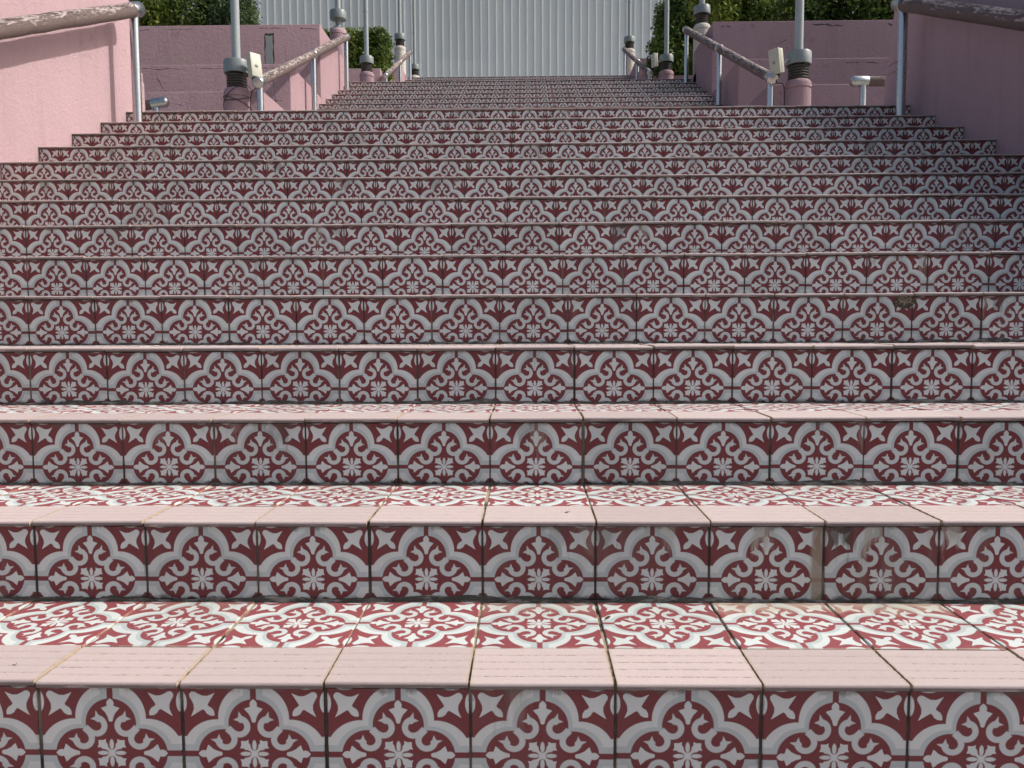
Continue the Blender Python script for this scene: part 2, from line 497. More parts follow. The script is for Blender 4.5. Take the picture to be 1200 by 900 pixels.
class Join:   # joins the far or hidden tiles of a flight into one part
    def __init__(s): s.v, s.f, s.uv = [], [], []
    def add(s, me, loc):
        o = len(s.v)
        for q in me.vertices: s.v.append((q.co.x+loc[0], q.co.y+loc[1], q.co.z+loc[2]))
        uvl = me.uv_layers[0].data
        for p in me.polygons:
            s.f.append([o+i for i in p.vertices]); s.uv += [tuple(uvl[li].uv) for li in p.loop_indices]
    def build(s, name, mat, parent):
        if not s.v: return None
        me = mesh(name, s.v, s.f); l = me.uv_layers.new(name='UVMap')
        l.data.foreach_set('uv', [c for q in s.uv for c in q])
        o = link(name, me, mat, parent); o['kind'] = 'stuff'; return o

def columns(xl, xr):
    """tile columns across a flight: (centre x, local x0, local x1)"""
    out = []; k = math.floor((xl-X0)/T)
    while X0+k*T < xr-.02:
        a = X0+k*T; c = a+T/2
        lo = max(a+G/2, xl+.002); hi = min(a+T-G/2, xr-.002)
        if hi-lo > .02: out.append((c, lo-c, hi-c))
        k += 1
    return out

def flight(name, xl, xr, y_first, z_first, nsteps, land, single, single_tread, wall_rows=True):
    """single(row, x) -> build this tile as its own object. y_first, z_first: first nosing's edge."""
    cols = columns(xl, xr)
    # mortar core
    prof = [(y_first+OV+.0025, z_first-R-.25)]
    for i in range(nsteps):
        Y, Z = y_first+i*D, z_first+i*R
        prof.append((Y+OV+.0025, Z-.0025))
        prof.append(((Y+D+OV+.0025) if i < nsteps-1 else Y+land, Z-.0025))
    yb = prof[-1][0]; zb = z_first-R-.25
    bm = bmesh.new()
    L = [bm.verts.new((xl, y, z)) for y, z in prof] + [bm.verts.new((xl, yb, zb))]
    Rr = [bm.verts.new((xr, y, z)) for y, z in prof] + [bm.verts.new((xr, yb, zb))]
    n = len(L)
    for i in range(n):
        j = (i+1) % n
        f = bm.faces.new((L[i], Rr[i], Rr[j], L[j]))
        f.material_index = 0 if (i % 2 == 0) else 1
    bm.faces.new(L[::-1]); bm.faces.new(Rr)
    bmesh.ops.recalc_face_normals(bm, faces=bm.faces)
    core = bm_mesh(bm, name); core.materials.append(M['grout_r']); core.materials.append(M['grout_t'])
    root = link(name, core); root['kind'] = 'structure'
    jr, jt, jn = Join(), Join(), Join()
    cnt = [0, 0, 0]
    for i in range(nsteps):
        Y, Z = y_first+i*D, z_first+i*R
        ph = random.uniform(0, 6.28); am = random.uniform(.0012, .0030)
        wz = lambda x_: am*(.9+math.sin(x_*1.5+ph)*.6+.3*math.sin(x_*3.7+ph*2))
        for (c, a, b) in cols:
            q = lambda s_: random.gauss(0, s_)
            me = riser_me(a, b); loc = (c, Y+OV, Z-.1055)
            if single(i, c):
                o = link('riser_tile', me, None, root, (c+q(.0006), Y+OV+abs(q(.0006)), Z-.1055+q(.0004)), (q(.0025), q(.0022), q(.0025)))
                cnt[0] += 1; special(o, name, i, c, 'riser')
            else: jr.add(me, loc)
            me = nosing_me(a, b); loc = (c, Y, Z)
            if single(i, c):
                o = link('nosing_tile', me, None, root, (c+q(.0005), Y+q(.0013), Z+max(-.0006, q(.0007)+wz(c)*.6)), (q(.0015), max(-.006, min(.006, q(.003))), q(.004)))
                cnt[2] += 1
            else: jn.add(me, loc)
            loc = (c, Y+ND+G-.0006+.0985, Z)
            me = tread_me(a, b)
            if single_tread(i, c):
                o = link('tread_tile', me, None, root, (loc[0]+q(.0005), loc[1]+q(.0004), Z+q(.0004)), (q(.002), q(.002), q(.0018)))
                cnt[1] += 1; special(o, name, i, c, 'tread')
            else: jt.add(me, loc)
        if i == nsteps-1:     # paving tiles over the landing
            yy = Y+ND+G+.0985+T
            while yy+.1 < Y+land:
                for (c, a, b) in cols: jt.add(tread_me(a, b), (c, yy, Z))
                yy += T
    for i in range(nsteps-1):
        Y, Z = y_first+(i+1)*D+OV, z_first+i*R
        if not any(single(i+1, c_[0]) for c_ in cols): continue
        nn = int((xr-xl)/.022); v, f = [], []
        hA = 0
        for k in range(nn+1):
            x = xl+.002+(xr-xl-.004)*k/nn
            hA = hA*.72+random.gauss(0, .0021); h_ = max(.0012, .0052+hA); d_ = max(.003, .0070+random.gauss(0, .0014)+hA*.5)
            v += [(x, Y+.002, Z+h_), (x, Y-.0010-d_*.25, Z+h_*.72), (x, Y-d_*.8, Z+.0022), (x, Y-d_, Z-.002)]
        for k in range(nn):
            for m_ in range(3): f.append((k*4+m_, k*4+m_+1, k*4+m_+5, k*4+m_+4))
        link('mortar_fillet', mesh('mortar_fillet', v, f, True), M['fillet'], root)
    jr.build('riser_tiles', M['riser'], root); jt.build('tread_tiles', M['tread'], root); jn.build('nosing_tiles', M['nosing'], root)
    print(name, 'single tiles riser/tread/nosing', cnt)
    return root
def special(o, name, i, c, kind):
    if name != 'lower_stair_flight': return
    r = i-1   # row index, 0 = nearest riser in view
    if kind == 'riser':
        if r == 1 and .33 < c < .55: o['stain'] = .9; o['smear'] = 1.0; o['drip_pale'] = -.10; o['drip_dark'] = 3.0; o['label'] = 'riser tile with a brown cement smear down its right edge'
        elif r == 1 and .55 < c < .75: o['stain'] = 1.0; o['drip_pale'] = -.15; o['drip_dark'] = -.72; o['label'] = 'riser tile streaked with pale lime runs and dirt'
        elif r == 1 and .75 < c < .95: o['stain'] = 1.0; o['drip_pale'] = -.80; o['drip_dark'] = 3.0; o['label'] = 'riser tile with a pale run from its top edge'
        elif random.random() < .22: o['stain'] = random.uniform(.15, .6); o['drip_pale'] = random.uniform(-1, 2); o['drip_dark'] = random.uniform(-1, 1.6)
    else:
        if r == 0 and .33 < c < .75: o['stain'] = .8
        elif random.random() < .15: o['stain'] = random.uniform(.1, .35)

def in_view(y, c): return abs(c) < .655*(y+1.0555)+.14
# lower flight: one more step below the first one in view, then the landing
FL, FR = -2.595, 2.443
lower = flight('lower_stair_flight', FL, FR, -D, -R, 15, 1.86,
               lambda i, c: i >= 1 and in_view((i-1)*D, c), lambda i, c: 1 <= i <= 4 and in_view((i-1)*D+.3, c))
ZL1 = 13*R; Y2 = 5.7
middle = flight('middle_stair_flight', -2.38, 2.20, Y2+D, ZL1+R, 13, 1.86,
                lambda i, c: i >= 6, lambda i, c: False)
ZL2 = ZL1+13*R; Y3 = 11.4
upper = flight('upper_stair_flight', -2.33, 2.05, Y3+D, ZL2+R, 11, .6, lambda i, c: False, lambda i, c: False)
ZL3 = ZL2+11*R

# broken hole with weeds in one riser
def hole():
    bm = bmesh.new(); bmesh.ops.create_icosphere(bm, subdivisions=3, radius=1)
    for v in bm.verts:
        v.co *= 1+random.uniform(-.22, .22); v.co = Vector((v.co.x*.030, v.co.y*.0035, v.co.z*.017))
    o = link('broken_patch', bm_mesh(bm, 'broken_patch'), M['hole'], lower, (1.096, 4*D+OV-.0005, 4*R-.026))
    o['label'] = 'chipped dark patch of bare mortar at the top of a riser tile'
    v, f = [], []
    for k in range(70):
        x = 1.096+random.gauss(0, .016); z = 4*R-.022+random.gauss(0, .008); y = 4*D+OV-.004-random.random()*.006
        a = random.uniform(0, 6.28); l = random.uniform(.004, .012); d = Vector((math.cos(a)*l, -abs(math.sin(a))*l*.6, math.sin(a*1.7)*l))
        p = Vector((x, y, z)); s_ = Vector((-d.z, 0, d.x)).normalized()*.0012
        b = len(v); v += [p-s_, p+s_, p+d]; f.append((b, b+1, b+2))
    o2 = link('weed', mesh('weed', v, f), M['straw'], lower); o2['kind'] = 'stuff'
hole()

# ------------------------------------------------------------------ ground, landings, banks
ground = link('ground', mesh('ground', [(-300, -300, -.45), (300, -300, -.45), (300, 300, -.45), (-300, 300, -.45)], [(0, 1, 2, 3)]), M['slope']); ground['kind'] = 'structure'
o = link('pavement', box_me('pavement', (-9, -9, -.44), (9, -D+OV+.002, -2*R)), M['pave']); o['kind'] = 'structure'
for sgn, xa, xb in ((-1, -9, FL-.26), (1, FR+.26, 9)):
    v = [(xa, -D, -.44), (xb, -D, -.44), (xb, 4.0, ZL1-.06), (xa, 4.0, ZL1-.06), (xa, 4.0, -.44), (xb, 4.0, -.44)]
    o = link('grass_bank', mesh('grass_bank', v, [(0, 1, 2, 3), (2, 5, 4, 3), (0, 3, 4), (1, 5, 2), (0, 4, 5, 1)]), M['slope']); o['kind'] = 'structure'
    o = link('landing', box_me('landing', (xa, 4.002, -.44), (xb+(.26 if sgn < 0 else 0)-.002, 6.29, ZL1-.003)) if sgn < 0 else box_me('landing', (FR+.002, 4.262, -.44), (xb, 6.29, ZL1-.003)), M['pave']); o['kind'] = 'structure'
for xa, xb in ((-9, -2.382), (2.202, 9)):
    o = link('landing', box_me('landing', (xa, 9.62, 1.0), (xb, 11.93, ZL2-.003)), M['pave']); o['kind'] = 'structure'
o = link('plaza', box_me('plaza', (-14, Y3+D*11+.62, 2), (14, 40, ZL3-.003)), M['pave']); o['kind'] = 'structure'

# ------------------------------------------------------------------ stucco walls beside the lower flight
def stair_wall(name, xin, xout, label, y_end, hw=.94):
    """wall along the lower flight; top follows the slope of the stair"""
    lo, hi = min(xin, xout), max(xin, xout)
    bm = bmesh.new(); prof = []
    ys = [-2.6, 0, 1.5, 3.0, 3.95, y_end]
    hh = lambda y: max(0, y)*R/D + (.94 if y < 4 else .0)
    top = [(-2.6, hw), (0, hw), (3.75, hw+3.75*R/D), (y_end, hw+3.75*R/D)]
    pts = [(-2.6, -.44)] + top + [(y_end, -.44)]
    A = [bm.verts.new((lo, y, z)) for y, z in pts]; B = [bm.verts.new((hi, y, z)) for y, z in pts]
    n = len(pts)
    for i in range(n):
        j = (i+1) % n; bm.faces.new((A[i], A[j], B[j], B[i]))
    bm.faces.new(A[::-1]); bm.faces.new(B)
    bmesh.ops.recalc_face_normals(bm, faces=bm.faces)
    es = [e for e in bm.edges if max(v.co.z for v in e.verts) > .3]
    bmesh.ops.bevel(bm, geom=es, offset=.016, segments=3, affect='EDGES', profile=.5)
    me = smooth_by_angle(bm_mesh(bm, name), 40)
    return tag(link(name, me, M['pink']), label, 'wall')
stair_wall('stair_wall', FL, FL-.26, 'sunlit pale pink stucco wall beside the lower steps on the left', 4.30)
stair_wall('stair_wall', FR, FR+.26, 'shaded mauve pink stucco wall beside the lower steps on the right', 4.36, .84)

# ------------------------------------------------------------------ terraced planters beside the upper flights
def planter(xin, sgn, tiers, y_end, zbase, label, mat, far=9.0, patch=False):
    root = empty('terraced_planter', (xin+sgn*1.0, tiers[0][0], zbase)); tag(root, label, 'planter', 'terraced planters beside the stairs')
    off = Vector(root.location)
    for k, (yf, z) in enumerate(tiers):
        ye = tiers[k+1][0]-.002 if k+1 < len(tiers) else y_end
        th = .14
        # L-shaped wall: front and stair-side, top edge rounded
        xo = sgn*far
        pts = [(xin, yf), (xo, yf), (xo, yf+th), (xin+sgn*th, yf+th), (xin+sgn*th, ye), (xin, ye)]
        bm = bmesh.new()
        lo = [bm.verts.new((x, y, zbase-1.0)) for x, y in pts]; hi = [bm.verts.new((x, y, z)) for x, y in pts]
        n = len(pts)
        for i in range(n):
            j = (i+1) % n; bm.faces.new((lo[i], lo[j], hi[j], hi[i]))
        tf = bm.faces.new(hi); bm.faces.new(lo[::-1])
        bmesh.ops.recalc_face_normals(bm, faces=bm.faces)
        es = list(tf.edges) + [e for e in bm.edges if abs(e.verts[0].co.z-e.verts[1].co.z) > .5 and abs(e.verts[0].co.x-xin) < .001]
        bmesh.ops.bevel(bm, geom=es, offset=.014, segments=2, affect='EDGES', profile=.5)
        bmesh.ops.translate(bm, vec=-off, verts=bm.verts)
        link('planter_wall', smooth_by_angle(bm_mesh(bm, 'planter_wall'), 40), mat, root)
        x1, x2 = sorted((xin+sgn*(th+.002), xo))
        so_ = link('soil', box_me('soil', Vector((x1, yf+th+.002, zbase-.9))-off, Vector((x2, ye, z-.07))-off), M['soil'], root)
    return root, off
TL = [(6.30, 2.612), (7.17, 3.128), (8.39, 3.962)]
TR = [(6.45, 2.668), (7.50, 3.235), (8.71, 4.056)]
pl, offl = planter(-2.382, -1, TL, 9.62, ZL1, 'stepped pink planter walls left of the middle flight with a grey patch', M['pink_old'])
pr, offr = planter(2.202, 1, TR, 9.80, ZL1, 'stepped mauve planter walls right of the middle flight behind the flood lamp', M['pink_old'])
TL3 = [(11.98, 4.585), (13.0, 4.80), (14.05, 5.32)]
TR3 = [(12.2, 4.50), (13.2, 4.95), (14.3, 5.45)]
pl3, _ = planter(-2.332, -1, TL3, 14.9, ZL2, 'small distant pink planter below the clipped bush at upper left', M['pink_old'])
pr3, _ = planter(2.052, 1, TR3, 15.2, ZL2, 'small distant planter half hidden under the ivy at upper right', M['pink_old'])

# grey cement patch on the left planter's upper wall, ragged outline
def ragged(name, xc, zc, w_, h_, y, mat, parent, off, dep=.004, seed=1):
    rr = random.Random(seed); n = 36; pts = []
    for k in range(n):
        t = k/n*4; e = t % 1*2-1
        cx, cz = ((e, -1), (1, e), (-e, 1), (-1, -e))[int(t)]
        pts.append((xc+cx*w_/2+rr.uniform(-.006, .006), zc+cz*h_/2+rr.uniform(-.006, .006)))
    v = [(x, y-dep, z) for x, z in pts] + [(x, y+.01, z) for x, z in pts]
    f = [tuple(range(n-1, -1, -1))] + [(k, (k+1) % n, n+(k+1) % n, n+k) for k in range(n)]
    v = [tuple(Vector(q)-off) for q in v]
    me = mesh(name, v, f); bm = bmesh.new(); bm.from_mesh(me); bmesh.ops.recalc_face_normals(bm, faces=bm.faces); bm.to_mesh(me); bm.free()
    return link(name, me, mat, parent)
ragged('mortar_edge', -2.975, 3.655, .108, .41, 8.39, M['hole'], pl, offl, .002, 4)
p_ = ragged('cement_patch', -2.975, 3.645, .085, .38, 8.39, M['cement'], pl, offl, .005, 5)
p_['label'] = 'narrow grey cement patch on the upper planter wall'
def crack(parent, off, y, p0, p1, wd, seed, mat=None):
    rr = random.Random(seed); n = 14; up, dn = [], []
    for k in range(n+1):
        t = k/n; x = p0[0]+(p1[0]-p0[0])*t; z = p0[1]+(p1[1]-p0[1])*t
        dx, dz = p1[0]-p0[0], p1[1]-p0[1]; L = math.hypot(dx, dz); nx, nz = -dz/L, dx/L
        wd_ = wd*.5; jj = (jj if k else 0)*.6+rr.gauss(0, wd_*.7); j = jj; h = wd_*rr.uniform(.1, 1.0)*(1 if 0 < k < n else .1)*(2.2 if rr.random() < .12 else 1)
        up.append((x+nx*(j+h), y-.0015, z+nz*(j+h))); dn.append((x+nx*(j-h), y-.0015, z+nz*(j-h)))
    v = [tuple(Vector(q)-off) for q in up+dn]; m_ = n+1
    link('crack', mesh('crack', v, [(k, k+1, m_+k+1, m_+k) for k in range(n)]), mat or M['crack'], parent)
M['crack'] = mat_paint('dark_mould', (.075, .055, .058), .95, .3, 0, 40)
for k, (y, a, b, w_) in enumerate([(8.39, (-4.9, 3.915), (-4.35, 3.912), .008), (8.39, (-4.2, 3.912), (-3.85, 3.918), .005), (8.39, (-3.1, 3.918), (-2.75, 3.914), .006), (8.39, (-2.62, 3.92), (-2.42, 3.90), .008),
                                  (7.17, (-4.1, 3.085), (-3.45, 3.082), .008), (7.17, (-3.3, 3.083), (-2.95, 3.088), .005), (7.17, (-2.75, 3.08), (-2.50, 3.085), .007), (7.17, (-3.75, 3.0), (-3.6, 2.78), .006),
                                  (7.17, (-2.56, 3.03), (-2.53, 2.62), .005), (7.17, (-2.60, 2.76), (-2.47, 2.765), .009), (6.30, (-3.4, 2.55), (-3.1, 2.48), .005), (8.39, (-2.80, 3.75), (-2.76, 3.45), .004)]):
    crack(pl, offl, y, a, b, w_, 50+k)
for k, (y, a, b, w_) in enumerate([(8.71, (3.36, 4.005), (3.75, 3.99), .017), (8.71, (3.48, 4.02), (3.62, 3.985), .016), (8.71, (4.25, 4.0), (4.45, 3.985), .018), (8.71, (2.30, 4.0), (2.42, 3.985), .012), (7.50, (3.3, 3.19), (3.65, 3.182), .009), (7.50, (3.72, 3.185), (4.0, 3.18), .007),
                                  (7.50, (2.5, 3.12), (2.75, 3.20), .006), (8.71, (2.95, 3.78), (3.08, 3.84), .006), (6.45, (2.32, 2.62), (2.33, 2.2), .005), (6.45, (2.27, 2.40), (2.38, 2.40), .008)]):
    crack(pr, offr, y, a, b, w_, 80+k)

# ------------------------------------------------------------------ handrails
def handrail(name, x, p0, p1, posts, label, wall_sgn, collars=(), ends=(0, 1), group='handrails along the steps'):
    """p = (y, z) of the rail axis at its lower and upper end; posts = [(y, z_bottom)]"""
    a, b = Vector((x, *p0)), Vector((x, *p1)); d = (b-a); Ln = d.length; d.normalize()
    root = empty(name, a); tag(root, label, 'handrail', group)
    ang = math.atan2(d.z, d.y)
    rad = .044
    # rail built along local y so the paint can weather its upper side
    prof = [(0, 0, 0), (0, Ln, 0)]
    nseg = max(2, int(Ln/.12)); pts = [(random.gauss(0, .0012), Ln*k/nseg, random.gauss(0, .0012)) for k in range(nseg+1)]
    link('rail', tube_me('rail', pts, rad, 20), M['rail'], root, None, (ang, 0, 0))
    def sleeve(y0, y1, nm, dome=0):
        v, f = lathe([(.02, y0), (rad*.9, y0+.001), (rad+.0035, y0+.008), (rad+.0035, y1-.008), (rad*.9, y1-.001), (.02, y1)] if not dome else
                     ([(.001, y0), (rad*.7, y0+.002), (rad*.96, y0+.005), (rad+.0035, y0+.012), (rad+.0035, y1-.004), (rad+.002, y1)] if dome < 0 else
                      [(rad+.002, y0), (rad+.0035, y0+.004), (rad+.0035, y1-.012), (rad*.96, y1-.005), (rad*.7, y1-.002), (.001, y1)]), 24)
        v = [(p[0], p[2], -p[1]) for p in v]
        me = smooth_by_angle(mesh(nm, v, f), 50); link(nm, me, M['steel'], root, None, (ang, 0, 0))
    if 0 in ends: sleeve(-.04, .075, 'end_cap', -1)
    if 1 in ends: sleeve(Ln-.075, Ln+.04, 'end_cap', 1)
    for yc in collars:
        s_ = (yc-p0[0])/d.y; sleeve(s_-.035, s_+.035, 'collar')
    for (y, zb) in posts:
        zt = p0[1]+(y-p0[0])*d.z/d.y
        me = lathe_me('post', [(.028, zb-a.z), (.028, zt-a.z-.02)], 20)
        po = link('post', me, M['steel'], root, (0, y-a.y, 0))
        me = lathe_me('base_flange', [(.046, zb-a.z-.001), (.046, zb-a.z+.004), (.029, zb-a.z+.007)], 20)
        link('base_flange', me, M['steel'], po)
    return root
def zstep(y, y0, z0): return z0 + R*math.floor((y-y0)/D + 1e-6)
SL = R/D
handrail('handrail', -2.445, (.25, 2.468-SL*(4.06-.25)), (4.06, 2.468), [(4.03, zstep(4.03, 0, 0)), (2.15, zstep(2.15, 0, 0)), (.4, zstep(.4, 0, 0))],
         'peeling brown handrail on the sunlit left wall with a steel end cap', -1)
handrail('handrail', 2.315, (.25, 2.462-SL*(4.09-.25)), (4.09, 2.462), [(4.045, zstep(4.045, 0, 0)), (2.15, zstep(2.15, 0, 0)), (.4, zstep(.4, 0, 0))],
         'peeling brown handrail along the shaded right wall', 1)
handrail('handrail', -2.29, (5.90, 2.565), (9.36, 4.150), [(5.93, ZL1), (7.72, zstep(7.72, Y2, ZL1)), (9.33, zstep(9.33, Y2, ZL1))],
         'sloping handrail on the left of the middle flight beside the lit planter wall', -1, (7.72,))
handrail('handrail', 2.11, (6.02, 2.590), (9.84, 4.362), [(6.06, zstep(6.06, Y2, ZL1)), (7.96, zstep(7.96, Y2, ZL1)), (9.80, zstep(9.80, Y2, ZL1))],
         'sloping handrail on the right of the middle flight beside the shaded planter wall', 1, (7.96,))
handrail('handrail', -2.24, (11.90, 4.44), (14.72, 5.735), [(11.95, zstep(11.95, Y3, ZL2)), (13.4, zstep(13.4, Y3, ZL2)), (14.68, zstep(14.68, Y3, ZL2))],
         'small distant handrail at the top left in front of the cream column', -1, (13.4,))
handrail('handrail', 1.95, (11.86, 4.42), (15.36, 5.965), [(11.92, zstep(11.92, Y3, ZL2)), (13.4, zstep(13.4, Y3, ZL2)), (15.3, ZL3)],
         'small distant handrail at the top right in front of the cream column', 1, (13.4,))
def side_rail(x_in, x_out, y, z_in, z_out, label, post):
    a, b = Vector((x_in, y, z_in)), Vector((x_out, y, z_out)); d = b-a; Ln = d.length
    root = empty('handrail', a); tag(root, label, 'handrail', 'handrails along the steps')
    yaw = math.atan2(d.y, d.x)-math.pi/2; ang = math.atan2(d.z, Vector((d.x, d.y)).length)
    rot = Euler((ang, 0, yaw), 'XYZ')
    nseg = 8; pts = [(0, Ln*k/nseg, 0) for k in range(nseg+1)]
    link('rail', tube_me('rail', pts, .041, 20), M['rail'], root, None, rot)
    rad = .041
    v, f = lathe([(.001, -.02), (rad*.6, -.016), (rad*.92, -.008), (rad+.0035, .006), (rad+.0035, .125), (rad+.001, .129)], 24)
    v = [(p[0], p[2], -p[1]) for p in v]
    link('end_cap', smooth_by_angle(mesh('end_cap', v, f), 50), M['steel'], root, None, rot)
    po = link('post', lathe_me('post', [(.026, ZL1-a.z), (.026, -.02)], 20), M['steel'], root, (post, 0, 0))
    link('base_flange', lathe_me('base_flange', [(.036, ZL1-a.z-.001), (.036, ZL1-a.z+.004), (.021, ZL1-a.z+.007)], 20), M['steel'], po)
side_rail(2.79, 4.9, 6.0, 2.556, 2.53, 'short level handrail with steel cap on the landing beside the right lamp', .09)
side_rail(-3.135, -5.2, 6.0, 2.437, 2.14, 'short steel-capped handrail end on the landing behind the left wall', -.09)

# ------------------------------------------------------------------ lamp posts on round stucco pedestals
def lamp(x, y, z, H, label, col, neck='bellows', box=None, top=3.2, taper=0, wires=False, r0=.110, ring_at=None):
    root = empty('lamp_post', (x, y, z)); tag(root, label, 'lamp post', 'lamp posts on round pedestals')
    h = H-.245    # top of the pedestal dome
    ped = [(r0+taper, -.3), (r0+taper*.5, h*.45), (r0, h-.10), (r0, h-.088), (r0-.006, h-.084), (r0-.006, h-.078), (r0+.003, h-.074),
           (r0+.003, h-.045), (r0-.004, h-.022), (r0-.018, h-.008), (.07, h), (.02, h)]
    if ring_at:
        rr_ = r0+taper*.55; q = ring_at
        ped = [(r0+taper, -.3), (r0+taper*.85, q-.012), (rr_+.004, q-.006), (rr_+.004, q+.004), (rr_+taper*.2, q+.010), (rr_+taper*.12, q+.052), (rr_-.008, q+.058), (rr_-.008, q+.066), (rr_, q+.072)]+ped[2:]
    link('pedestal', lathe_me('pedestal', ped, 36, 50), col, root)
    if neck == 'bellows':
        pr_ = [(.066, h-.006)]
        nb = 5
        for k in range(nb):
            zz = h+.115*k/nb
            pr_ += [(.064, zz+.002), (.085, zz+.008), (.088, zz+.012), (.085, zz+.016), (.062, zz+.020)]
        pr_ += [(.06, h+.125), (.04, h+.15)]
    else:
        pr_ = [(.088, h-.006), (.088, h+.004), (.05, h+.022), (.034, h+.045), (.040, h+.12), (.060, h+.145)]
    link('neck', lathe_me('neck', pr_, 28, 40), M['dark'] if neck == 'bellows' else M['grey'], root)
    cp = [(.055, h+.146), (.094, h+.132), (.101, h+.122), (.107, h+.125), (.108, h+.135), (.108, h+.222), (.103, h+.232), (.06, h+.242), (.036, h+.247)]
    link('cap', lathe_me('cap', cp, 36, 40), M['grey'], root)
    pole = link('pole', lathe_me('pole', [(.037, h+.12), (.036, h+.40), (.033, top), (.02, top+.01)], 20), M['pole'], root)
    link('joint_band', lathe_me('joint_band', [(.034, h+.9), (.040, h+.903), (.040, h+.93), (.034, h+.933)], 20), M['pole'], pole)
    link('lantern', lathe_me('lantern', [(.03, top), (.09, top+.04), (.14, top+.16), (.14, top+.26), (.08, top+.36), (.01, top+.40)], 24, 50), M['cream'], root)
    if box:
        bx, by, bz, tilt, rz = box
        bm = bmesh.new()
        Mx = Matrix.Translation((bx-x, by-y, bz-z)) @ Matrix.Rotation(rz, 4, 'Z') @ Matrix.Rotation(tilt, 4, 'Y')
        add_box(bm, (-.032, -.05, -.10), (.012, .05, .10), .008, 2, Mx)
        fb = link('flood_light', smooth_by_angle(bm_mesh(bm, 'flood_light'), 40), M['box'], root)
        bm = bmesh.new(); add_box(bm, (.0135, -.053, -.103), (.036, .053, .103), .007, 2, Mx)
        link('lid', smooth_by_angle(bm_mesh(bm, 'lid'), 40), M['box'], fb)
        bm = bmesh.new(); add_box(bm, (-.018, -.03, -.128), (.006, .02, -.101), .006, 1, Mx); link('cable_gland', bm_mesh(bm, 'cable_gland'), M['dark'], fb)
        bm = bmesh.new(); add_box(bm, (.0365, -.012, -.02), (.045, .012, .0), .003, 1, Mx); link('latch', bm_mesh(bm, 'latch'), M['grey'], fb)
        link('bracket', tube_me('bracket', [(0, 0, h+.15), ((bx-x)*.5, (by-y)*.5, h+.155), (bx-x, by-y, bz-z-.06)], .011, 10), M['grey'], fb)
        g = Mx @ Vector((0, 0, -.125))
        sg = 1 if bx > x else -1
        pts = [g, g+Vector((sg*.01, 0, -.05)), Vector((sg*.135, -.05, h-.08)), Vector((sg*.13, -.03, .28)), Vector((sg*.14, -.05, .02))]
        link('cable', tube_me('cable', smooth_pts(pts), .0045, 8), M['cable'], fb)
    if wires:
        for q, (dz, tl) in enumerate(((-.075, .05), (-.13, -.05), (-.10, .11))):
            pts = []
            for k in range(25):
                a = math.radians(-200+220*k/24); pts.append(((r0+.006)*math.cos(a), (r0+.006)*math.sin(a), h+dz+tl*math.sin(a*.9+q)))
            link('cable', tube_me('cable', pts, .003, 8), M['cable'], root)
    return root
def smooth_pts(P, n=6):
    P = [Vector(p) for p in P]; out = []
    for i in range(len(P)-1):
        p0, p1, p2, p3 = P[max(i-1, 0)], P[i], P[i+1], P[min(i+2, len(P)-1)]
        for k in range(n):
            t = k/n; out.append(.5*((2*p1)+(p2-p0)*t+(2*p0-5*p1+4*p2-p3)*t*t+(3*p1-p0-3*p2+p3)*t**3))
    out.append(P[-1]); return out
lamp(-2.512, 6.00, ZL1, .915, 'grey lamp post on a wired pink pedestal with beige box, left of the middle flight', M['pink_old'], box=(-2.325, 5.9, 2.70, math.radians(-9), math.radians(-38)), wires=True)
lamp(-2.481, 9.75, ZL2, .885, 'lamp post on a tall pink column at the upper end of the left planter', M['pink'], neck='cone')
lamp(-2.475, 11.6, ZL2, .90, 'lamp post before the clipped bush, on a low pink pedestal', M['pink_old'])
lamp(-2.494, 15.1, ZL3, .885, 'distant lamp post on a cream column at the upper left', M['cream'])
lamp(-2.47, 17.0, ZL3, .90, 'farthest lamp post against the corrugated wall, dark neck on a pale base', M['cream'], top=4.2)
lamp(2.359, 6.10, ZL1, .97, 'grey lamp post on a pink pedestal with tilted box, right of the middle flight', M['pink_old'], box=(2.135, 5.98, 2.72, math.radians(10), math.radians(215)))
lamp(2.335, 9.93, ZL2, .96, 'lamp post on a cream column at the upper end of the right planter', M['cream'])
lamp(2.187, 11.8, ZL2, .94, 'lamp post before the ivy with a pale box at its neck', M['pink_old'], box=(1.99, 11.7, 4.57, math.radians(3), math.radians(200)))
lamp(2.057, 15.4, ZL3, .89, 'distant lamp post on a cream column at the upper right', M['cream'])
lamp(-2.735, 4.40, ZL1, .98, 'rounded pink pedestal closing the sunlit left wall', M['pink'], taper=.045, ring_at=.27)
lamp(2.57, 4.47, ZL1, 1.06, 'tapered mauve pedestal closing the shaded right wall', M['pink'], taper=.055, ring_at=.27)

# ------------------------------------------------------------------ corrugated metal building
def building():
    root = empty('corrugated_building', (0, 19, ZL3)); tag(root, 'tall pale grey corrugated metal wall closing the view behind the stairs', 'building')
    pitch = .187; per = 6; Wp = pitch*per; Ht = 9.0
    prof = []
    for k in range(per):
        x = k*pitch
        prof += [(x, 0), (x+pitch*.68, 0), (x+pitch*.73, -.042), (x+pitch*.79, -.045), (x+pitch*.97, 0)]
    prof.append((Wp+.01, -.0015))
    def panel(z0, z1):
        v = [(x, y, z0) for x, y in prof] + [(x, y, z1) for x, y in prof]; n = len(prof)
        return mesh('wall_panel', v, [(i, i+1, n+i+1, n+i) for i in range(n-1)])
    lowp, hip = panel(0, 1.62), panel(1.60, Ht)
    for k in range(-11, 11):
        link('wall_panel', lowp, M['sheet'], root, (k*Wp+.05, 0, 0)); link('wall_panel', hip, M['sheet'], root, (k*Wp+.05, .004, 0))
    link('wall_core', box_me('wall_core', (-12.4, .06, -1), (12.4, 8, Ht)), M['sheet'], root)
    link('roof_trim', box_me('roof_trim', (-12.5, -.12, Ht-.1), (12.5, 8.1, Ht+.12), .01), M['pole'], root)
building()

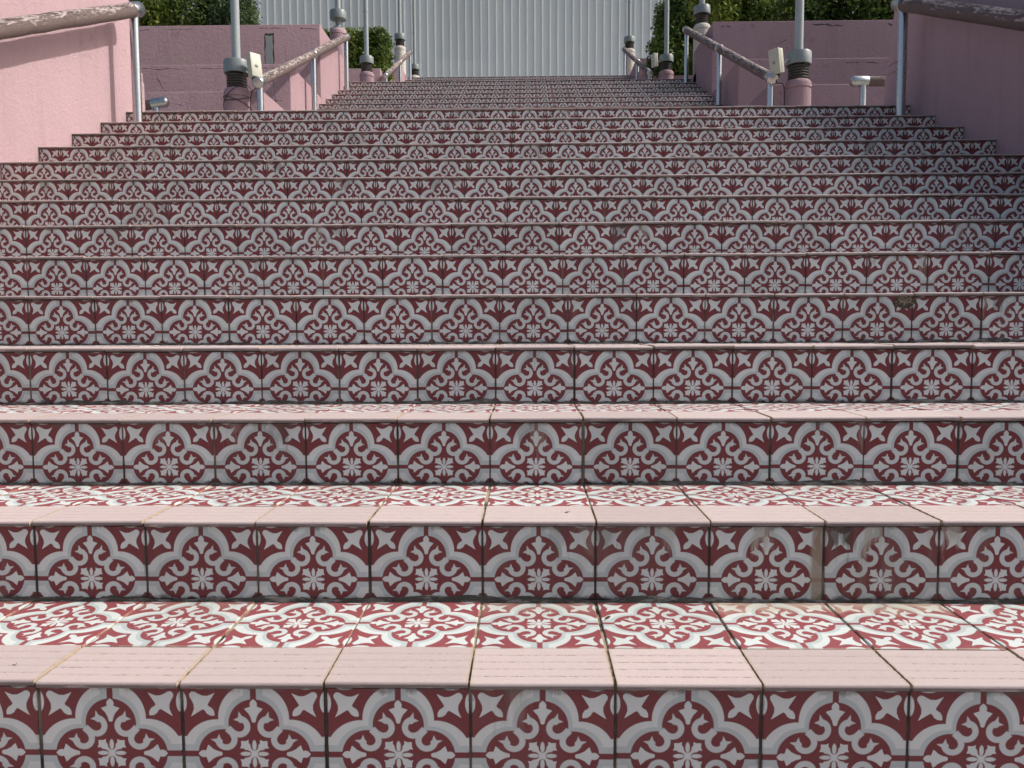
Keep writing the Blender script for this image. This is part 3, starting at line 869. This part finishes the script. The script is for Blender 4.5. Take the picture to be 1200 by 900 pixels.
# ------------------------------------------------------------------ vegetation
def foliage(name, blobs, count, size, mat, parent, off, seed, aspect=1.7, shell=.55, lit=.5):
    """leaf-sized faces spread through lumpy volumes. blobs: (centre, radii)"""
    g = np.random.default_rng(seed); vol = np.array([b[1][0]*b[1][1]*b[1][2] for b in blobs])**.75; pb = vol/vol.sum()
    idx = g.choice(len(blobs), count, p=pb)
    C = np.array([b[0] for b in blobs])[idx]; Rr = np.array([b[1] for b in blobs])[idx]
    d = g.normal(size=(count, 3)); d /= np.linalg.norm(d, axis=1)[:, None]
    lump = 1 + .16*np.sin(d[:, 0]*7+idx*1.3)*np.sin(d[:, 2]*6+idx)+.10*np.sin(d[:, 1]*11+idx*2.1+d[:, 0]*5)
    rad = (shell+(1-shell)*g.random(count))*lump + np.where(g.random(count) < .06, g.random(count)*.18, 0)
    P = C+d*Rr*rad[:, None]-np.array(off)
    nrm = d + g.normal(size=(count, 3))*.75 + np.array([0, 0, .35]); nrm /= np.linalg.norm(nrm, axis=1)[:, None]
    tv = np.cross(nrm, g.normal(size=(count, 3))); tv /= np.linalg.norm(tv, axis=1)[:, None]
    bv = np.cross(nrm, tv)
    s = size*(.6+.8*g.random(count))[:, None]
    # a leaf: four-point kite, slightly folded
    V = np.empty((count, 4, 3)); V[:, 0] = P-tv*s*.5*aspect; V[:, 1] = P+bv*s*.42-nrm*s*.08; V[:, 2] = P+tv*s*.5*aspect; V[:, 3] = P-bv*s*.42-nrm*s*.08
    me = bpy.data.meshes.new(name); me.vertices.add(count*4); me.vertices.foreach_set('co', V.reshape(-1))
    me.loops.add(count*4); me.loops.foreach_set('vertex_index', np.arange(count*4, dtype=np.int32))
    me.polygons.add(count); me.polygons.foreach_set('loop_start', np.arange(0, count*4, 4, dtype=np.int32))
    me.update(calc_edges=True)
    tone = np.clip(g.normal(lit, .22, count) + .25*np.sin(P[:, 0]*5+P[:, 2]*4), 0, 1)
    at = me.attributes.new('leaf_tone', 'FLOAT', 'FACE'); at.data.foreach_set('value', tone.astype(np.float32))
    o = link(name, me, mat, parent); return o
def shrub(name, base, label, cat, blobs, count, size, mat, seed, stems=3, lit=.5, shell=.55, group=None):
    root = empty(name, base); tag(root, label, cat, group)
    foliage('crown', blobs, count, size, mat, root, base, seed, lit=lit, shell=shell)
    rr = random.Random(seed)
    for k in range(stems):
        c = blobs[k % len(blobs)][0]
        p0 = Vector((c[0]-base[0]+rr.uniform(-.1, .1), c[1]-base[1]+rr.uniform(-.05, .05), -.05)); p1 = Vector(c)-Vector(base)
        mid = (p0+p1)/2+Vector((rr.uniform(-.05, .05), rr.uniform(-.05, .05), 0))
        link('stem', tube_me('stem', [p0, mid, p1], [.028, .02, .008], 8), M['wood'], root)
def row(x0, x1, y, z, rx, ry, rz, step, jit, seed):
    rr = random.Random(seed); out = []; x = x0
    while x <= x1:
        out.append(((x+rr.uniform(-jit, jit), y+rr.uniform(-jit, jit), z+rr.uniform(-jit, jit)), (rx*rr.uniform(.8, 1.2), ry*rr.uniform(.85, 1.15), rz*rr.uniform(.8, 1.2)))); x += step
    return out
# clipped hedge on the left planter (tier top 3.96)
shrub('hedge', (-4.6, 9.0, 3.90), 'dense dark hedge on top of the left planter nearest the wall', 'hedge',
      row(-5.6, -4.15, 9.0, 4.40, .42, .36, .46, .26, .06, 3), 34000, .026, M['leaf_yellow'], 11, 4, .42)
shrub('conifer_shrub', (-3.62, 9.15, 3.90), 'grey green feathery shrub at the right end of the left hedge', 'shrub',
      [((-3.75, 9.2, 4.42), (.36, .32, .50)), ((-3.55, 9.1, 4.28), (.22, .25, .34)), ((-3.95, 9.3, 4.75), (.3, .3, .4))], 20000, .022, M['leaf_blue'], 12, 2, .5)
# clipped bush beyond the left column
shrub('clipped_bush', (-2.75, 12.45, 4.5), 'clipped yellow green bush between the lamp posts at upper left', 'bush',
      [((x_, y_, z_), (.17, .17, .17)) for x_ in (-3.35, -3.1, -2.85, -2.6, -2.38) for y_ in (12.3, 12.6) for z_ in (4.66, 4.92, 5.17)],
      24000, .030, M['leaf_yellow'], 13, 3, .42)
# right: hedge on the planter, broad lit shrub, ivy between the lamps
shrub('hedge', (4.4, 9.3, 4.0), 'dark hedge above the shaded right planter wall', 'hedge',
      row(3.55, 5.6, 9.35, 4.42, .44, .36, .50, .28, .07, 5), 26000, .032, M['leaf'], 14, 4, .35)
shrub('broad_leaf_bush', (3.0, 10.9, 3.75), 'bright leafy bush behind the cream column at upper right', 'bush',
      [((2.85, 10.6, 4.95), (.5, .45, .62)), ((3.3, 10.7, 4.9), (.55, .5, .66)), ((3.85, 10.9, 4.95), (.55, .5, .55)), ((2.62, 10.8, 5.35), (.35, .4, .45)), ((3.0, 10.7, 4.4), (.5, .45, .6)), ((3.6, 10.8, 4.4), (.5, .45, .6))],
      46000, .034, M['leaf_yellow'], 15, 4, .6)
shrub('ivy', (2.4, 12.5, 4.4), 'dark ivy mound tumbling down behind the lamp with a pale box', 'ivy',
      [((2.50, 12.55, 5.45), (.40, .35, .50)), ((2.32, 12.5, 5.0), (.30, .32, .40)), ((2.25, 12.4, 4.72), (.26, .26, .30)), ((2.60, 12.45, 4.75), (.32, .3, .42)), ((2.78, 12.6, 5.7), (.42, .4, .5)), ((2.95, 12.5, 5.0), (.4, .35, .5)), ((2.14, 12.35, 4.55), (.14, .16, .18))],
      42000, .036, M['leaf'], 16, 4, .62)
# dry weeds on the middle ledge of the left planter
def dry_weed(base, n, hgt, seed, label):
    rr = random.Random(seed); v, f = [], []
    for k in range(n):
        p = Vector((rr.gauss(0, .05), rr.gauss(0, .03), 0)); a = rr.uniform(0, 6.28); l = hgt*rr.uniform(.5, 1.1)
        d = Vector((math.cos(a)*.45, math.sin(a)*.3, 1)).normalized()
        for q in range(3):
            r0 = .0022*(1-q/3.2); r1 = .0022*(1-(q+1)/3.2); p2 = p+d*l/3; d = (d+Vector((rr.gauss(0, .25), rr.gauss(0, .15), -.12))).normalized()
            s = Vector((1, .2, 0)); b = len(v); v += [p-s*r0, p+s*r0, p2+s*r1, p2-s*r1]; f.append((b, b+1, b+2, b+3)); p = p2
    root = empty('dry_weed', base); tag(root, label, 'weed', 'dry weeds on the planter ledge')
    o = link('stalks', mesh('stalks', v, f), M['straw'], root)
dry_weed((-3.58, 7.42, 3.06), 60, .26, 3, 'tuft of dry stalks on the left planter ledge beside the handrail post')
dry_weed((-3.30, 7.42, 3.06), 30, .16, 4, 'shorter dry tuft on the left planter ledge nearer the lamp')

# ------------------------------------------------------------------ a few fallen leaves on the treads
def fallen_leaf(x, y, z, ln, rz, seed, label):
    rr = random.Random(seed); n = 7; v, f = [], []
    for k in range(n+1):
        t = k/n; w_ = ln*.26*math.sin(math.pi*min(1, t*1.02))**.8*(1-.35*t)+.0004
        lift = ln*.16*(t-.4)**2+ln*.03
        v += [(t*ln, -w_, lift+w_*.45), (t*ln, 0, lift), (t*ln, w_, lift+w_*.30)]
    for k in range(n):
        a = k*3; f += [(a, a+3, a+4, a+1), (a+1, a+4, a+5, a+2)]
    root = empty('dry_leaf', (x, y, z), rz); tag(root, label, 'leaf', 'dry leaves fallen on the steps')
    link('blade', mesh('blade', v, f, True), M['dead_leaf'], root)
    link('stalk', tube_me('stalk', [(0, 0, ln*.05), (-ln*.18, ln*.02, ln*.03), (-ln*.34, ln*.08, .0006)], .0006, 6), M['dead_leaf'], root)
M['dead_leaf'] = mat_paint('dead_leaf', (.085, .055, .032), .85, .3, 0, 90)
fallen_leaf(.13, .238, .0005, .016, 1.1, 1, 'tiny curled dry leaf on the nearest tread, right of centre')
fallen_leaf(-.74, .05, .0008, .010, 2.3, 2, 'tiny dark leaf scrap on the nearest pink nosing at far left')
fallen_leaf(.32, 3*D+.21, 3*R+.0008, .022, .4, 3, 'small dry leaf lying on the fourth tread near the middle')
fallen_leaf(.075, D+.07, R+.0008, .009, 4.0, 4, 'speck of dry leaf on the second pink nosing near the centre')
